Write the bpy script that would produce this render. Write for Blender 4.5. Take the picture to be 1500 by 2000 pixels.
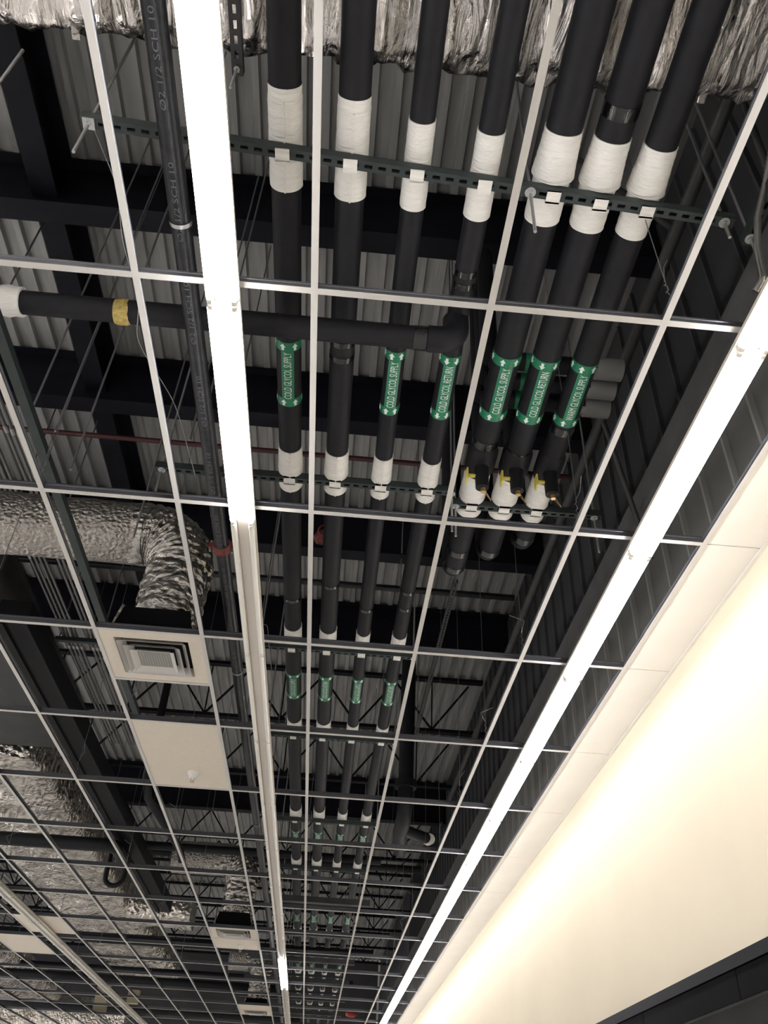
import bpy, bmesh, math, random
from mathutils import Vector, Matrix, noise
random.seed(7)
for o in list(bpy.data.objects): bpy.data.objects.remove(o)
SC = bpy.context.scene
COL = SC.collection
G = 4.0                     # height of the ceiling grid above the floor; z below is counted from the grid
P = 0.61                    # grid module
PI = math.pi

# ------------------------------------------------------------------ camera, world, exposure
F_PX, PITCH, YAW, ROLL = 1623.113, 0.67497478, 0.04319745, 0.05541510
CAM = Vector((0.8140614, -1.7710185, -2.3597189 + G))
fwd = Vector((math.sin(YAW)*math.cos(PITCH), math.cos(YAW)*math.cos(PITCH), math.sin(PITCH)))
r0 = Vector((math.cos(YAW), -math.sin(YAW), 0)); u0 = r0.cross(fwd)
rt = r0*math.cos(ROLL) + u0*math.sin(ROLL); up = rt.cross(fwd)
cd = bpy.data.cameras.new('camera'); cam = bpy.data.objects.new('camera', cd); COL.objects.link(cam)
cd.sensor_fit = 'VERTICAL'; cd.sensor_height = 24.0; cd.lens = F_PX/2000*24.0
cd.clip_start = 0.05; cd.clip_end = 200
m = Matrix((rt, up, -fwd)).transposed().to_4x4(); m.translation = CAM
cam.matrix_world = m
SC.camera = cam
W = bpy.data.worlds.new('world'); SC.world = W; W.use_nodes = True
W.node_tree.nodes['Background'].inputs[0].default_value = (1.0, 0.96, 0.92, 1)
W.node_tree.nodes['Background'].inputs[1].default_value = 0.10
SC.view_settings.view_transform = 'Standard'; SC.view_settings.look = 'None'
SC.view_settings.gamma = 1; SC.view_settings.use_curve_mapping = False
SC.view_settings.exposure = 0.22
SC.cycles.max_bounces = 6; SC.cycles.diffuse_bounces = 4; SC.cycles.glossy_bounces = 2; SC.cycles.caustics_reflective = False; SC.cycles.caustics_refractive = False
TUBE_POWER = 26.0

# ------------------------------------------------------------------ materials
MATS = {}
def mat(name, col, rough=0.5, metal=0.0, spec=0.5, emit=None, es=0, var=0.0, vscale=8.0, bump=0.0, bscale=40.0, stretch=None, coat=0):
    if name in MATS: return MATS[name]
    M = bpy.data.materials.new(name); M.use_nodes = True
    nt = M.node_tree; b = nt.nodes['Principled BSDF']
    b.inputs['Base Color'].default_value = (*col, 1); b.inputs['Roughness'].default_value = rough
    b.inputs['Metallic'].default_value = metal
    b.inputs['Specular IOR Level'].default_value = spec
    b.inputs['Coat Weight'].default_value = coat
    if emit:
        b.inputs['Emission Color'].default_value = (*emit, 1); b.inputs['Emission Strength'].default_value = es
    tc = nt.nodes.new('ShaderNodeTexCoord'); src = tc.outputs['Object']
    if stretch:
        mp = nt.nodes.new('ShaderNodeMapping'); mp.inputs['Scale'].default_value = stretch
        nt.links.new(src, mp.inputs['Vector']); src = mp.outputs['Vector']
    if var > 0:
        n = nt.nodes.new('ShaderNodeTexNoise'); n.inputs['Scale'].default_value = vscale; n.inputs['Detail'].default_value = 5
        nt.links.new(src, n.inputs['Vector'])
        r = nt.nodes.new('ShaderNodeValToRGB')
        r.color_ramp.elements[0].position = 0.3; r.color_ramp.elements[1].position = 0.7
        r.color_ramp.elements[0].color = (*[max(0, c*(1-var)) for c in col], 1)
        r.color_ramp.elements[1].color = (*[min(1, c*(1+var)) for c in col], 1)
        nt.links.new(n.outputs['Fac'], r.inputs['Fac']); nt.links.new(r.outputs['Color'], b.inputs['Base Color'])
    if bump > 0:
        n2 = nt.nodes.new('ShaderNodeTexNoise'); n2.inputs['Scale'].default_value = bscale; n2.inputs['Detail'].default_value = 4
        nt.links.new(src, n2.inputs['Vector'])
        bp = nt.nodes.new('ShaderNodeBump'); bp.inputs['Strength'].default_value = bump; bp.inputs['Distance'].default_value = 0.02
        nt.links.new(n2.outputs['Fac'], bp.inputs['Height']); nt.links.new(bp.outputs['Normal'], b.inputs['Normal'])
    MATS[name] = M
    return M
def foil_mat(name, col, rough, stretch, dist=0.03):
    M = bpy.data.materials.new(name); M.use_nodes = True; nt = M.node_tree; b = nt.nodes['Principled BSDF']
    b.inputs['Base Color'].default_value = (*col, 1); b.inputs['Metallic'].default_value = 1.0; b.inputs['Roughness'].default_value = rough
    tc = nt.nodes.new('ShaderNodeTexCoord'); mp = nt.nodes.new('ShaderNodeMapping'); mp.inputs['Scale'].default_value = stretch
    nt.links.new(tc.outputs['Object'], mp.inputs['Vector'])
    v = nt.nodes.new('ShaderNodeTexVoronoi'); v.inputs['Scale'].default_value = 16; v.feature = 'SMOOTH_F1'
    n = nt.nodes.new('ShaderNodeTexNoise'); n.inputs['Scale'].default_value = 9; n.inputs['Detail'].default_value = 6; n.inputs['Distortion'].default_value = 1.2
    nt.links.new(mp.outputs['Vector'], v.inputs['Vector']); nt.links.new(mp.outputs['Vector'], n.inputs['Vector'])
    a = nt.nodes.new('ShaderNodeMath'); a.operation = 'ADD'
    nt.links.new(v.outputs['Distance'], a.inputs[0]); nt.links.new(n.outputs['Fac'], a.inputs[1])
    bp = nt.nodes.new('ShaderNodeBump'); bp.inputs['Strength'].default_value = 0.9; bp.inputs['Distance'].default_value = dist
    nt.links.new(a.outputs[0], bp.inputs['Height']); nt.links.new(bp.outputs['Normal'], b.inputs['Normal'])
    MATS[name] = M
    return M
mat('tee_white', (0.60, 0.585, 0.565), 0.4)
mat('tee_steel', (0.17, 0.175, 0.20), 0.3, 0.7)
mat('tile', (0.72, 0.655, 0.565), 0.9, var=0.03, vscale=30, bump=0.05, bscale=200)  # white tiles; the warm light on them is mixed into this colour
mat('soffit', (0.93, 0.91, 0.87), 0.85, var=0.02, vscale=3)
mat('wall_cream', (0.66, 0.59, 0.465), 0.8, var=0.03, vscale=1.2)
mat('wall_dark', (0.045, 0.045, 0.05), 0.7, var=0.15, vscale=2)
mat('wall_lit_grey', (0.15, 0.147, 0.14), 0.7, var=0.12, vscale=2)  # strip-light glow on the lower wall, put into its colour
mat('stud_lit_grey', (0.30, 0.295, 0.28), 0.6)  # same glow painted into the lower studs
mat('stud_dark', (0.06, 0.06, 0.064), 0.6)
mat('deck', (0.34, 0.34, 0.335), 0.55, 0.2, var=0.18, vscale=3, stretch=(6, 0.6, 1))
mat('beam_black', (0.0075, 0.008, 0.0125), 0.5, spec=0.14, var=0.3, vscale=4)
mat('rubber', (0.0065, 0.0065, 0.0095), 0.6, spec=0.32, var=0.2, vscale=20, bump=0.05, bscale=90)
mat('tape_gloss', (0.004, 0.004, 0.005), 0.12, bump=0.25, bscale=60, coat=0.5)
mat('jacket_shaded', (0.26, 0.255, 0.25), 0.6)  # white jacket darkened, shade put into the colour
mat('jacket', (0.86, 0.84, 0.80), 0.4, var=0.04, vscale=10, bump=0.6, bscale=13, stretch=(1, 5, 1))
mat('strut', (0.020, 0.030, 0.030), 0.5, var=0.2, vscale=10)
mat('zinc', (0.55, 0.56, 0.57), 0.3, 0.9, bump=0.2, bscale=300)
mat('wire', (0.30, 0.30, 0.31), 0.4, 0.8)
mat('green', (0.010, 0.175, 0.085), 0.35)
mat('print_white', (0.78, 0.84, 0.80), 0.5)
mat('steel_black', (0.018, 0.019, 0.023), 0.35, 0.3, var=0.4, vscale=25, bump=0.1, bscale=80)
mat('stencil', (0.11, 0.114, 0.122), 0.7)
mat('orange_red', (0.13, 0.026, 0.018), 0.5, var=0.15, vscale=20)
mat('dark_red', (0.06, 0.012, 0.014), 0.5)
mat('red', (0.34, 0.035, 0.022), 0.4)
mat('brass_yellow', (0.40, 0.30, 0.085), 0.5, 0.0, var=0.5, vscale=40)
mat('yellow', (0.70, 0.58, 0.10), 0.45)
mat('brass', (0.66, 0.47, 0.22), 0.3, 0.8)
mat('housing', (0.66, 0.61, 0.545), 0.4)
mat('socket', (0.80, 0.78, 0.74), 0.4)
mat('tube_off', (0.86, 0.84, 0.80), 0.25)
mat('tube_lit', (0.9, 0.9, 0.9), 0.3, emit=(1.0, 0.985, 0.985), es=TUBE_POWER)
mat('tube_fill', (0.9, 0.9, 0.9), 0.3, emit=(1.0, 0.985, 0.975), es=TUBE_POWER*2.0)  # stronger tubes for the unseen rows added to brighten the room
mat('floor', (0.70, 0.685, 0.665), 0.4, var=0.05, vscale=2)
mat('plenum', (0.0045, 0.0045, 0.006), 0.6, spec=0.14, var=0.2, vscale=12)
mat('duct_grey', (0.017, 0.0175, 0.019), 0.5, 0.1, var=0.3, vscale=5)
mat('conduit', (0.21, 0.21, 0.215), 0.35, 0.7)
mat('flex_metal', (0.42, 0.42, 0.41), 0.35, 0.9)
mat('rail', (0.055, 0.055, 0.057), 0.5, 0.3, var=0.2, vscale=6)
mat('fascia_black', (0.0015, 0.0015, 0.002), 0.5, spec=0.03)
mat('fascia_edge', (0.007, 0.007, 0.010), 0.45, spec=0.12)
mat('fascia_gloss', (0.012, 0.012, 0.012), 0.15, spec=0.25, var=0.5, vscale=4)
mat('case_bounce', (0.75, 0.74, 0.72), 0.4)  # white for unseen case parts, to brighten the foil reflections
mat('ledger', (0.11, 0.11, 0.112), 0.5, var=0.2, vscale=5)
mat('perf', (0.33, 0.33, 0.31), 0.5, 0.3)
mat('beige_box', (0.42, 0.37, 0.26), 0.7)
foil_mat('foil_x', (0.83, 0.79, 0.76), 0.13, (1.8, 0.35, 1.0), 0.035)
foil_mat('foil_y', (0.66, 0.62, 0.57), 0.26, (1.2, 1.2, 1.2))
foil_mat('foil_dull', (0.36, 0.335, 0.31), 0.36, (2.5, 3.0, 3.0), 0.02)
foil_mat('foil_smooth', (0.47, 0.45, 0.425), 0.22, (1.0, 1.6, 1.6))

# ------------------------------------------------------------------ mesh helpers
class MB:
    def __init__(s): s.v = []; s.f = []; s.sm = []
    def add(s, vs, fs, smooth=False):
        k = len(s.v); s.v += [tuple(p) for p in vs]
        s.f += [tuple(i+k for i in f) for f in fs]; s.sm += [smooth]*len(fs); return s
    def box(s, x0, x1, y0, y1, z0, z1):
        return s.add([(x0,y0,z0),(x1,y0,z0),(x1,y1,z0),(x0,y1,z0),(x0,y0,z1),(x1,y0,z1),(x1,y1,z1),(x0,y1,z1)],
              [(0,3,2,1),(4,5,6,7),(0,1,5,4),(1,2,6,5),(2,3,7,6),(3,0,4,7)])
    def prism(s, prof, axis, a, b, closed=True):
        # profile in the plane across the axis; 'y': (x,z), 'x': (y,z), 'z': (x,y)
        def pt(p, t): return {'y': (p[0], t, p[1]), 'x': (t, p[0], p[1]), 'z': (p[0], p[1], t)}[axis]
        n = len(prof); vs = [pt(p, a) for p in prof] + [pt(p, b) for p in prof]
        fs = [(i, (i+1) % n, n+(i+1) % n, n+i) for i in range(n if closed else n-1)]
        if closed: fs += [tuple(range(n-1, -1, -1)), tuple(range(n, 2*n))]
        return s.add(vs, fs)
    def tube(s, pts, rad, n=16, caps=True, smooth=True, jit=None):
        pts = [Vector(p) for p in pts]; k = len(s.v); m = len(pts)
        t = (pts[1]-pts[0]).normalized()
        a = Vector((0, 0, 1)) if abs(t.z) < 0.9 else Vector((1, 0, 0))
        e = (a - t*a.dot(t)).normalized()
        vs = []; fs = []
        for i, p in enumerate(pts):
            t = (pts[min(i+1, m-1)] - pts[max(i-1, 0)]).normalized()
            e = (e - t*e.dot(t)).normalized(); g = t.cross(e)
            r = rad[i] if isinstance(rad, (list, tuple)) else rad
            for q in range(n):
                th = 2*PI*q/n; rr = r if jit is None else r*(1+jit(i, q, p))
                vs.append(p + e*(math.cos(th)*rr) + g*(math.sin(th)*rr))
        for i in range(m-1):
            for q in range(n):
                a0 = i*n+q; a1 = i*n+(q+1) % n
                fs.append((a0, a1, a1+n, a0+n))
        s.add(vs, fs, smooth)
        if caps: s.add([vs[q] for q in range(n)], [tuple(range(n-1, -1, -1))]); s.add([vs[(m-1)*n+q] for q in range(n)], [tuple(range(n))])
        return s
    def cyl(s, a, b, r, n=12, caps=True): return s.tube([a, b], r, n, caps)
    def mesh(s, name, mt):
        me = bpy.data.meshes.new(name); me.from_pydata(s.v, [], s.f); me.validate(); me.update()
        sm = s.sm
        if len(sm) == len(me.polygons): me.polygons.foreach_set('use_smooth', sm)
        me.materials.append(MATS[mt]); return me
def link(name, me, parent=None, loc=(0, 0, 0), rz=0.0):
    o = bpy.data.objects.new(name, me); COL.objects.link(o)
    if parent is not None: o.parent = parent; o.location = loc
    else: o.location = (loc[0], loc[1], loc[2]+G)
    o.rotation_euler = (0, 0, rz)
    return o
ORD = ['first', 'second', 'third', 'fourth', 'fifth', 'sixth', 'seventh', 'eighth', 'ninth', 'tenth', 'eleventh', 'twelfth', 'thirteenth', 'fourteenth', 'fifteenth', 'sixteenth']
def tag(o, label, cat, group=None):
    o['label'] = label; o['category'] = cat
    if group: o['group'] = group
    return o
def thing(name, label, cat, loc, group=None, rz=0.0):
    o = bpy.data.objects.new(name, None); o.empty_display_size = 0.1; COL.objects.link(o)
    o.location = (loc[0], loc[1], loc[2]+G); o.rotation_euler = (0, 0, rz)
    return tag(o, label, cat, group)
def solo(name, mb, mt, label, cat, group=None):
    # one mesh top-level object, origin moved to the middle of its underside
    xs = [[p[i] for p in mb.v] for i in range(3)]
    c = ((min(xs[0])+max(xs[0]))/2, (min(xs[1])+max(xs[1]))/2, min(xs[2]))
    mb.v = [(p[0]-c[0], p[1]-c[1], p[2]-c[2]) for p in mb.v]
    return tag(link(name, mb.mesh(name, mt), None, c), label, cat, group)
def struct(name, mb, mt):
    o = link(name, mb.mesh(name, mt)); o['kind'] = 'structure'; return o
def pix(x, y, z):
    return ((Vector((x, y, z+G))-CAM))
def inview(x, y, z, mg=80):
    d = pix(x, y, z); w = d.dot(fwd)
    if w < 0.1: return False
    px = 750+F_PX*d.dot(rt)/w; py = 1000-F_PX*d.dot(up)/w
    return -mg < px < 1500+mg and -mg < py < 2000+mg
def arc(c, r, a0, a1, n, ax):
    # ax: two unit vectors
    return [Vector(c) + Vector(ax[0])*(r*math.cos(a0+(a1-a0)*i/n)) + Vector(ax[1])*(r*math.sin(a0+(a1-a0)*i/n)) for i in range(n+1)]

# ------------------------------------------------------------------ room shell
XW = 2.725
DECK = 3.05
struct('floor', MB().box(-20, XW, -12, 28, -4.05, -4.0), 'floor')
wr = struct('wall_right', MB().box(XW, XW+0.12, -12, 28, -4.0, 0.02), 'wall_cream')
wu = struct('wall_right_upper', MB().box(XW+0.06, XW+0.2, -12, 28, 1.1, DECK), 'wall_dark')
wl = struct('wall_right_middle', MB().box(XW+0.06, XW+0.2, -12, 28, 0.02, 1.1), 'wall_lit_grey')  # lower band lightened by colour where the strip light glows
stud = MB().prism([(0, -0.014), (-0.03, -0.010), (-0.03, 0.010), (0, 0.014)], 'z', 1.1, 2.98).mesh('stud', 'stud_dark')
stud2 = MB().prism([(0, -0.014), (-0.03, -0.010), (-0.03, 0.010), (0, 0.014)], 'z', 0.02, 1.1).mesh('stud', 'stud_lit_grey')
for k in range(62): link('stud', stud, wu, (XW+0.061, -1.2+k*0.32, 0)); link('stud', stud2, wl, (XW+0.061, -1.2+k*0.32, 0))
struct('wall_back', MB().box(-20, XW, 28, 28.2, -4, DECK), 'wall_dark')
struct('wall_left', MB().box(-20.2, -20, -12, 28.2, -4, DECK), 'wall_cream')
struct('trim_1', MB().prism([(XW-0.022, -0.002), (XW, -0.002), (XW, 0.024), (XW-0.002, 0.024), (XW-0.002, 0.001), (XW-0.022, 0.001)], 'y', -3, 26), 'soffit')
# fluted roof deck: ribs hang down, running front to back
prof = []
x = -18.0; per = 0.1524
while x < XW+0.2:
    prof += [(x, DECK+0.04), (x+0.086, DECK+0.04), (x+0.098, DECK), (x+0.142, DECK)]; x += per
struct('ceiling', MB().prism([(p[0], p[1]) for p in prof], 'y', -3.0, 28, closed=False), 'deck')

# ------------------------------------------------------------------ suspended grid
grid = thing('tee_grid', 'white metal suspended ceiling grid of long tees and short cross tees, mostly empty', 'ceiling grid', (0, 0, 0))
def tee_prof(c, dz=0.0, rev=False):
    return [[(c-0.012, dz), (c+0.012, dz), (c+0.012, dz+0.0025), (c-0.012, dz+0.0025)],
            [(c-0.0015, dz+0.0025), (c+0.0015, dz+0.0025), (c+0.0015, dz+0.032), (c+0.004, dz+0.034), (c+0.004, dz+0.042), (c-0.004, dz+0.042), (c-0.004, dz+0.034), (c-0.0015, dz+0.032)]]
Y0, Y1 = -2.6, 25.0
fm = MB().prism(tee_prof(0)[0], 'y', Y0, Y1).mesh('main_tee', 'tee_white')
wm = MB().prism(tee_prof(0)[1], 'y', Y0, Y1).mesh('main_tee_web', 'tee_steel')
for i in range(-14, 5):
    o = link('main_tee', fm, grid, (i*P, 0, 0)); link('tee_web', wm, o)
fc = MB().prism(tee_prof(0, 0.0004)[0], 'x', 0.012, P-0.012).mesh('cross_tee', 'tee_white')
wc = MB().prism(tee_prof(0, 0.0004)[1], 'x', 0.003, P-0.003).mesh('cross_tee_web', 'tee_steel')
for j in range(-1, 16):
    for i in range(-14, 4):
        if inview((i+0.5)*P, j*2*P, 0, 150 if j > 0 else 420):
            o = link('cross_tee', fc, grid, (i*P, j*2*P, 0)); link('tee_web', wc, o)
for (i, y) in ((-1, 5*P), (-1, 17*P), (-1, 27*P)):
    o = link('cross_tee', fc, grid, (i*P, y, 0)); link('tee_web', wc, o)
# soffit tiles along the wall and the few tiles laid in
st = MB().box(4*P+0.004, XW-0.004, 0.004, 2*P-0.004, 0.004, 0.018).mesh('ceiling_tile', 'soffit')
for j in range(-2, 20): link('ceiling_tile', st, grid, (0, j*2*P, 0))
def tile(i, y0, y1):
    link('ceiling_tile', MB().box(i*P+0.004, (i+1)*P-0.004, y0+0.004, y1-0.004, 0.004, 0.018).mesh('ceiling_tile', 'tile'), grid)
tile(-1, 6*P, 8*P); tile(-1, 17*P, 18*P); tile(-6, 18*P, 20*P); tile(-5, 16*P, 17.6*P); tile(-1, 26*P, 27*P)
# hanger wires with a twisted tail
def wire_mesh(h, seed):
    rnd = random.Random(seed); mb = MB()
    pts = [(0, 0, 0.03)] + [(0.006*math.sin(t*1.9), 0.006*math.cos(t*1.9), 0.05+0.012*t) for t in range(8)] + [(rnd.uniform(-.01, .01), rnd.uniform(-.01, .01), 0.6), (rnd.uniform(-.03, .03), rnd.uniform(-.03, .03), h)]
    mb.tube(pts, 0.0022, 5)
    mb.tube([(0, 0, 0.145), (rnd.uniform(-.04, .04), rnd.uniform(-.05, .02), 0.20), (rnd.uniform(-.07, .07), rnd.uniform(-.08, .0), 0.25)], 0.0018, 5)
    return mb.mesh('hanger_wire', 'wire')
WM = [wire_mesh(DECK-0.02, s) for s in range(5)]
k = 0
for i in (-6, -5, -4, -3, -2, -1, 1, 3):
    for j in range(0, 12, 1):
        if i < 3 and (i+j) % 2 and (i, j) != (-1, 1): continue
        if i == 1 and j < 4: continue
        if inview(i*P, j*2*P, 0, 60):
            link('hanger_wire', WM[k % 5], grid, (i*P, j*2*P-0.07, 0)); k += 1

# ------------------------------------------------------------------ twin tube strip lights hung just under the grid
L = 2*P
hous = MB().prism([(-0.030, 0), (0.030, 0), (0.056, -0.028), (0.056, -0.046), (0.030, -0.046), (0.022, -0.054), (-0.022, -0.054), (-0.030, -0.046), (-0.056, -0.046), (-0.056, -0.028)], 'y', 0.001, L-0.001).mesh('housing', 'housing')
tb = {k: MB().cyl((0, 0.022, 0), (0, L-0.022, 0), 0.0145, {'tube_lit': 10, 'tube_off': 14, 'tube_fill': 6}[k], k == 'tube_off').mesh('tube', k) for k in ('tube_lit', 'tube_off', 'tube_fill')}
sk = MB().prism([(-0.011, 0.03), (0.011, 0.03), (0.011, -0.012), (0.006, -0.018), (-0.006, -0.018), (-0.011, -0.012)], 'y', -0.008, 0.008).mesh('lamp_holder', 'socket')
def strip(i, y, lit, label, group):
    t = thing('strip_light', label, 'strip light', (i*P, y, -0.003), group)
    link('housing', hous, t)
    for s in (-1, 1):
        link('lamp_tube', tb[lit if isinstance(lit, str) else 'tube_lit' if lit else 'tube_off'], t, (s*0.040, 0, -0.066))
        for yy in (0.012, L-0.012): link('lamp_holder', sk, t, (s*0.040, yy, -0.066))
OFF = 0.03
for j in range(-9, 16):
    strip(3.5, j*L+OFF, True, 'lit twin-tube strip light in the glowing row next to the cream wall', 'lit strip lights along the wall')
for j in range(-9, 17):
    if j <= 0: strip(0.5, j*L+OFF, True, 'last lit strip light before the dark ones beside the stencilled steel pipe' if j == 0 else 'lit twin-tube strip light hung beside the stencilled black steel pipe', 'lit strip lights beside the steel pipe')
    elif j in (9, 10): strip(0.5, j*L+OFF, True, 'lit twin-tube strip light alone among the switched-off ones of its row', 'lit pair in the dark row')
    else: strip(0.5, j*L+OFF, False, ('%s unlit strip light past the bright tubes beside the stencilled steel pipe' % ORD[j-1]) if j < 9 else ('%s unlit strip light past the lone lit pair in its row' % ORD[j-11]), 'unlit strip lights beside the steel pipe')
for j in range(4, 17):
    strip(-4.5, j*L+OFF, False, 'unlit twin-tube strip light in the fully dark row under the foil ducts', 'unlit strip lights under the foil ducts')
for j in range(17, 22): strip(0.5, j*L+OFF, 'tube_fill', 'unseen strip light added past the steel pipe row to brighten the far end', 'added unseen lights at the far end')  # out of frame, added for light at the far end
for j in list(range(-9, -1))+list(range(17, 22)):  # added lit ends of a dark row, out of frame, for brightness
    strip(-4.5, j*L+OFF, 'tube_fill', 'unseen lit strip light added to the dark foil duct row for brightness', 'added unseen lights in the foil duct row')
for i in (-9.5, -14.5, -19.5, -24.5):  # added rows kept out of frame, for more bounce off the floor
    for j in range(-9, 22):
        if inview(i*P, j*L, 0, 60) or inview(i*P, (j+1)*L, 0, 60): continue
        strip(i, j*L+OFF, 'tube_fill', 'unseen strip light added beyond the foil ducts to brighten the room', 'added unseen lights beyond the foil ducts')

# ------------------------------------------------------------------ roof steel
def ibeam(axis, c, a, b, z0, z1, bf, label, group):
    mb = MB(); h = bf/2; t = 0.016; w = 0.006
    mb.prism([(c-h, z0), (c+h, z0), (c+h, z0+t), (c+w, z0+t), (c+w, z1-t), (c+h, z1-t), (c+h, z1), (c-h, z1), (c-h, z1-t), (c-w, z1-t), (c-w, z0+t), (c-h, z0+t)], axis, a, b)
    return solo('roof_beam', mb, 'beam_black', label, 'beam', group)
for y, lb in ((1.44, 'deep black steel beam above the first pipe rack and cross pipe'), (3.21, 'deep black steel beam above the green pipe labels with a thin red pipe beside it'),
              (5.03, 'deep black steel beam crossing behind the foil elbow and red pipe clamp'), (6.85, 'deep black steel beam nearest the open-web joists'),
              (12.45, 'deep black steel beam standing between two open-web joists')):
    ibeam('x', y, -18, XW+0.05, 2.5 if y < 12 else 2.35, DECK-0.001, 0.16, lb, 'black steel beams under the roof deck')
ibeam('y', -1.43, -3, 6.75, 2.66, DECK-0.002, 0.17, 'black steel beam running lengthwise under the deck beside the conduits', 'black steel beams under the roof deck')
ibeam('y', -5.2, -3, 6.75, 2.66, DECK-0.002, 0.17, 'black steel beam running lengthwise under the deck far over the foil ducts', 'black steel beams under the roof deck')
chord = MB().box(-14, XW+0.03, -0.045, -0.006, 0, 0.045).box(-14, XW+0.03, 0.006, 0.045, 0, 0.045).mesh('chord', 'beam_black')
dl = math.hypot(0.5, 0.66)
bar = MB().box(0, dl, -0.012, 0.012, -0.012, 0.012).mesh('web_bar', 'beam_black')
vbar = MB().box(-0.009, 0.009, -0.009, 0.009, 0.02, 0.72).mesh('web_post', 'beam_black')
for n, y in enumerate((8.55, 10.5, 14.3, 16.2, 18.1, 20.0, 22.0, 24.0)):
    t = thing('roof_joist', ('black open-web steel joist just past the last deep beam' if n == 0 else 'black open-web steel joist, %s in line past the deep beams' % ORD[n]), 'joist', (0, y, 2.25), 'open-web joists under the roof deck')
    link('bottom_chord', chord, t); link('top_chord', chord, t, (0, 0, 0.755))
    k = 0; x = 2.55
    while x > -8.6 and (x > -5 or n > 1):
        o = link('web_bar', bar, t, (x, 0, 0.045+(0.66 if k % 2 == 0 else 0)))
        o.rotation_euler = (0, (PI - math.atan2(0.66, 0.5)) if k % 2 == 0 else PI + math.atan2(0.66, 0.5), 0)
        if k % 2 == 0: link('web_post', vbar, t, (x-0.5, 0, 0.02))
        x -= 0.5; k += 1
solo('thin_red_pipe', MB().cyl((-6, 3.40, 2.36), (2.6, 3.44, 2.36), 0.022, 10), 'dark_red', 'thin dark red pipe running along the far side of a black beam', 'pipe')
solo('branch_pipe', MB().cyl((-6, 5.72, 2.6), (2.6, 5.72, 2.6), 0.035, 10), 'steel_black', 'thin black steel pipe crossing high under the deck behind the red clamp', 'pipe')

# ------------------------------------------------------------------ lettering helpers
DG = None
def text_polys(s):
    cu = bpy.data.curves.new('txt', 'FONT'); cu.body = s; cu.resolution_u = 2
    o = bpy.data.objects.new('txt', cu); COL.objects.link(o)
    dg = bpy.context.evaluated_depsgraph_get(); dg.update()
    me = o.evaluated_get(dg).to_mesh()
    bm = bmesh.new(); bm.from_mesh(me)
    for k in range(1, 8):                   # slice the letters so that they can bend round a pipe
        bmesh.ops.bisect_plane(bm, geom=bm.verts[:]+bm.edges[:]+bm.faces[:], plane_co=(0, 0.09*k, 0), plane_no=(0, 1, 0))
    bm.verts.index_update()
    vs = [tuple(v.co) for v in bm.verts]; fs = [tuple(v.index for v in f.verts) for f in bm.faces]; bm.free()
    o.evaluated_get(dg).to_mesh_clear()
    bpy.data.objects.remove(o); bpy.data.curves.remove(cu)
    return vs, fs
def wrapped(vs, fs, width, height, r, mt, name):
    # letters laid on the underside of a pipe that runs along y: reading towards -y, tops towards -x
    x0 = min(v[0] for v in vs); x1 = max(v[0] for v in vs); y0 = min(v[1] for v in vs); y1 = max(v[1] for v in vs)
    out = []
    for v in vs:
        u = ((v[0]-x0)/(x1-x0)-0.5)*width; w = ((v[1]-y0)/(y1-y0)-0.5)*height
        th = w/r; out.append((-r*math.sin(th), -u, -r*math.cos(th)))
    return MB().add(out, fs).mesh(name, mt)
TXT = {s: text_polys(s) for s in ('COLD GLYCOL SUPPLY', 'COLD GLYCOL RETURN', 'WARM GLYCOL SUPPLY', 'Ø2 1/2 SCH 10')}
LABEL_CACHE = {}
def label_meshes(text, r):
    key = (text, round(r, 4))
    if key in LABEL_CACHE: return LABEL_CACHE[key]
    n = 28
    band = MB().tube([(0, -0.026, 0), (0, 0.026, 0)], r+0.0015, n, caps=False).mesh('label_band', 'green')
    hw = min(0.030, r*0.62); sv = []; sf = []
    for a in range(9):
        w = -hw+2*hw*a/8; th = w/r; rr = r+0.0018
        for y in (-0.150, 0.150): sv.append((-rr*math.sin(th), y, -rr*math.cos(th)))
    for a in range(8): sf.append((2*a, 2*a+2, 2*a+3, 2*a+1))
    strip_ = MB().add(sv, sf, True).mesh('label_strip', 'green')
    vs, fs = TXT[text]
    let = wrapped(vs, fs, 0.292, hw*1.25, r+0.003, 'print_white', 'lettering')
    d = -1 if 'SUPPLY' in text else 1
    arrows = []
    for k in range(-3, 4):
        ph = k*0.95+0.35
        pl = [(-0.018, -0.006), (0.0, -0.006), (0.0, -0.014), (0.020, 0.0), (0.0, 0.014), (0.0, 0.006), (-0.018, 0.006)]
        rr = r+0.003
        pv = [(-rr*math.sin(ph+q/r), d*p, -rr*math.cos(ph+q/r)) for p, q in pl]
        arrows.append(MB().add(pv, [(0, 1, 5, 6), (2, 3, 4)] if False else [(0, 1, 5, 6), (1, 2, 3), (1, 3, 5), (5, 3, 4)]).mesh('arrow', 'print_white'))
    LABEL_CACHE[key] = (band, strip_, let, arrows)
    return LABEL_CACHE[key]
def pipe_label(t, text, r, y, arrows=True):
    band, st_, let, arr = label_meshes(text, r)
    for yy in (-0.176, 0.176):
        b = link('label_band', band, t, (0, y+yy, 0))
        if arrows:
            for a in arr: link('arrow', a, b)
    s = link('label_strip', st_, t, (0, y, 0)); link('lettering', let, s)

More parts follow.
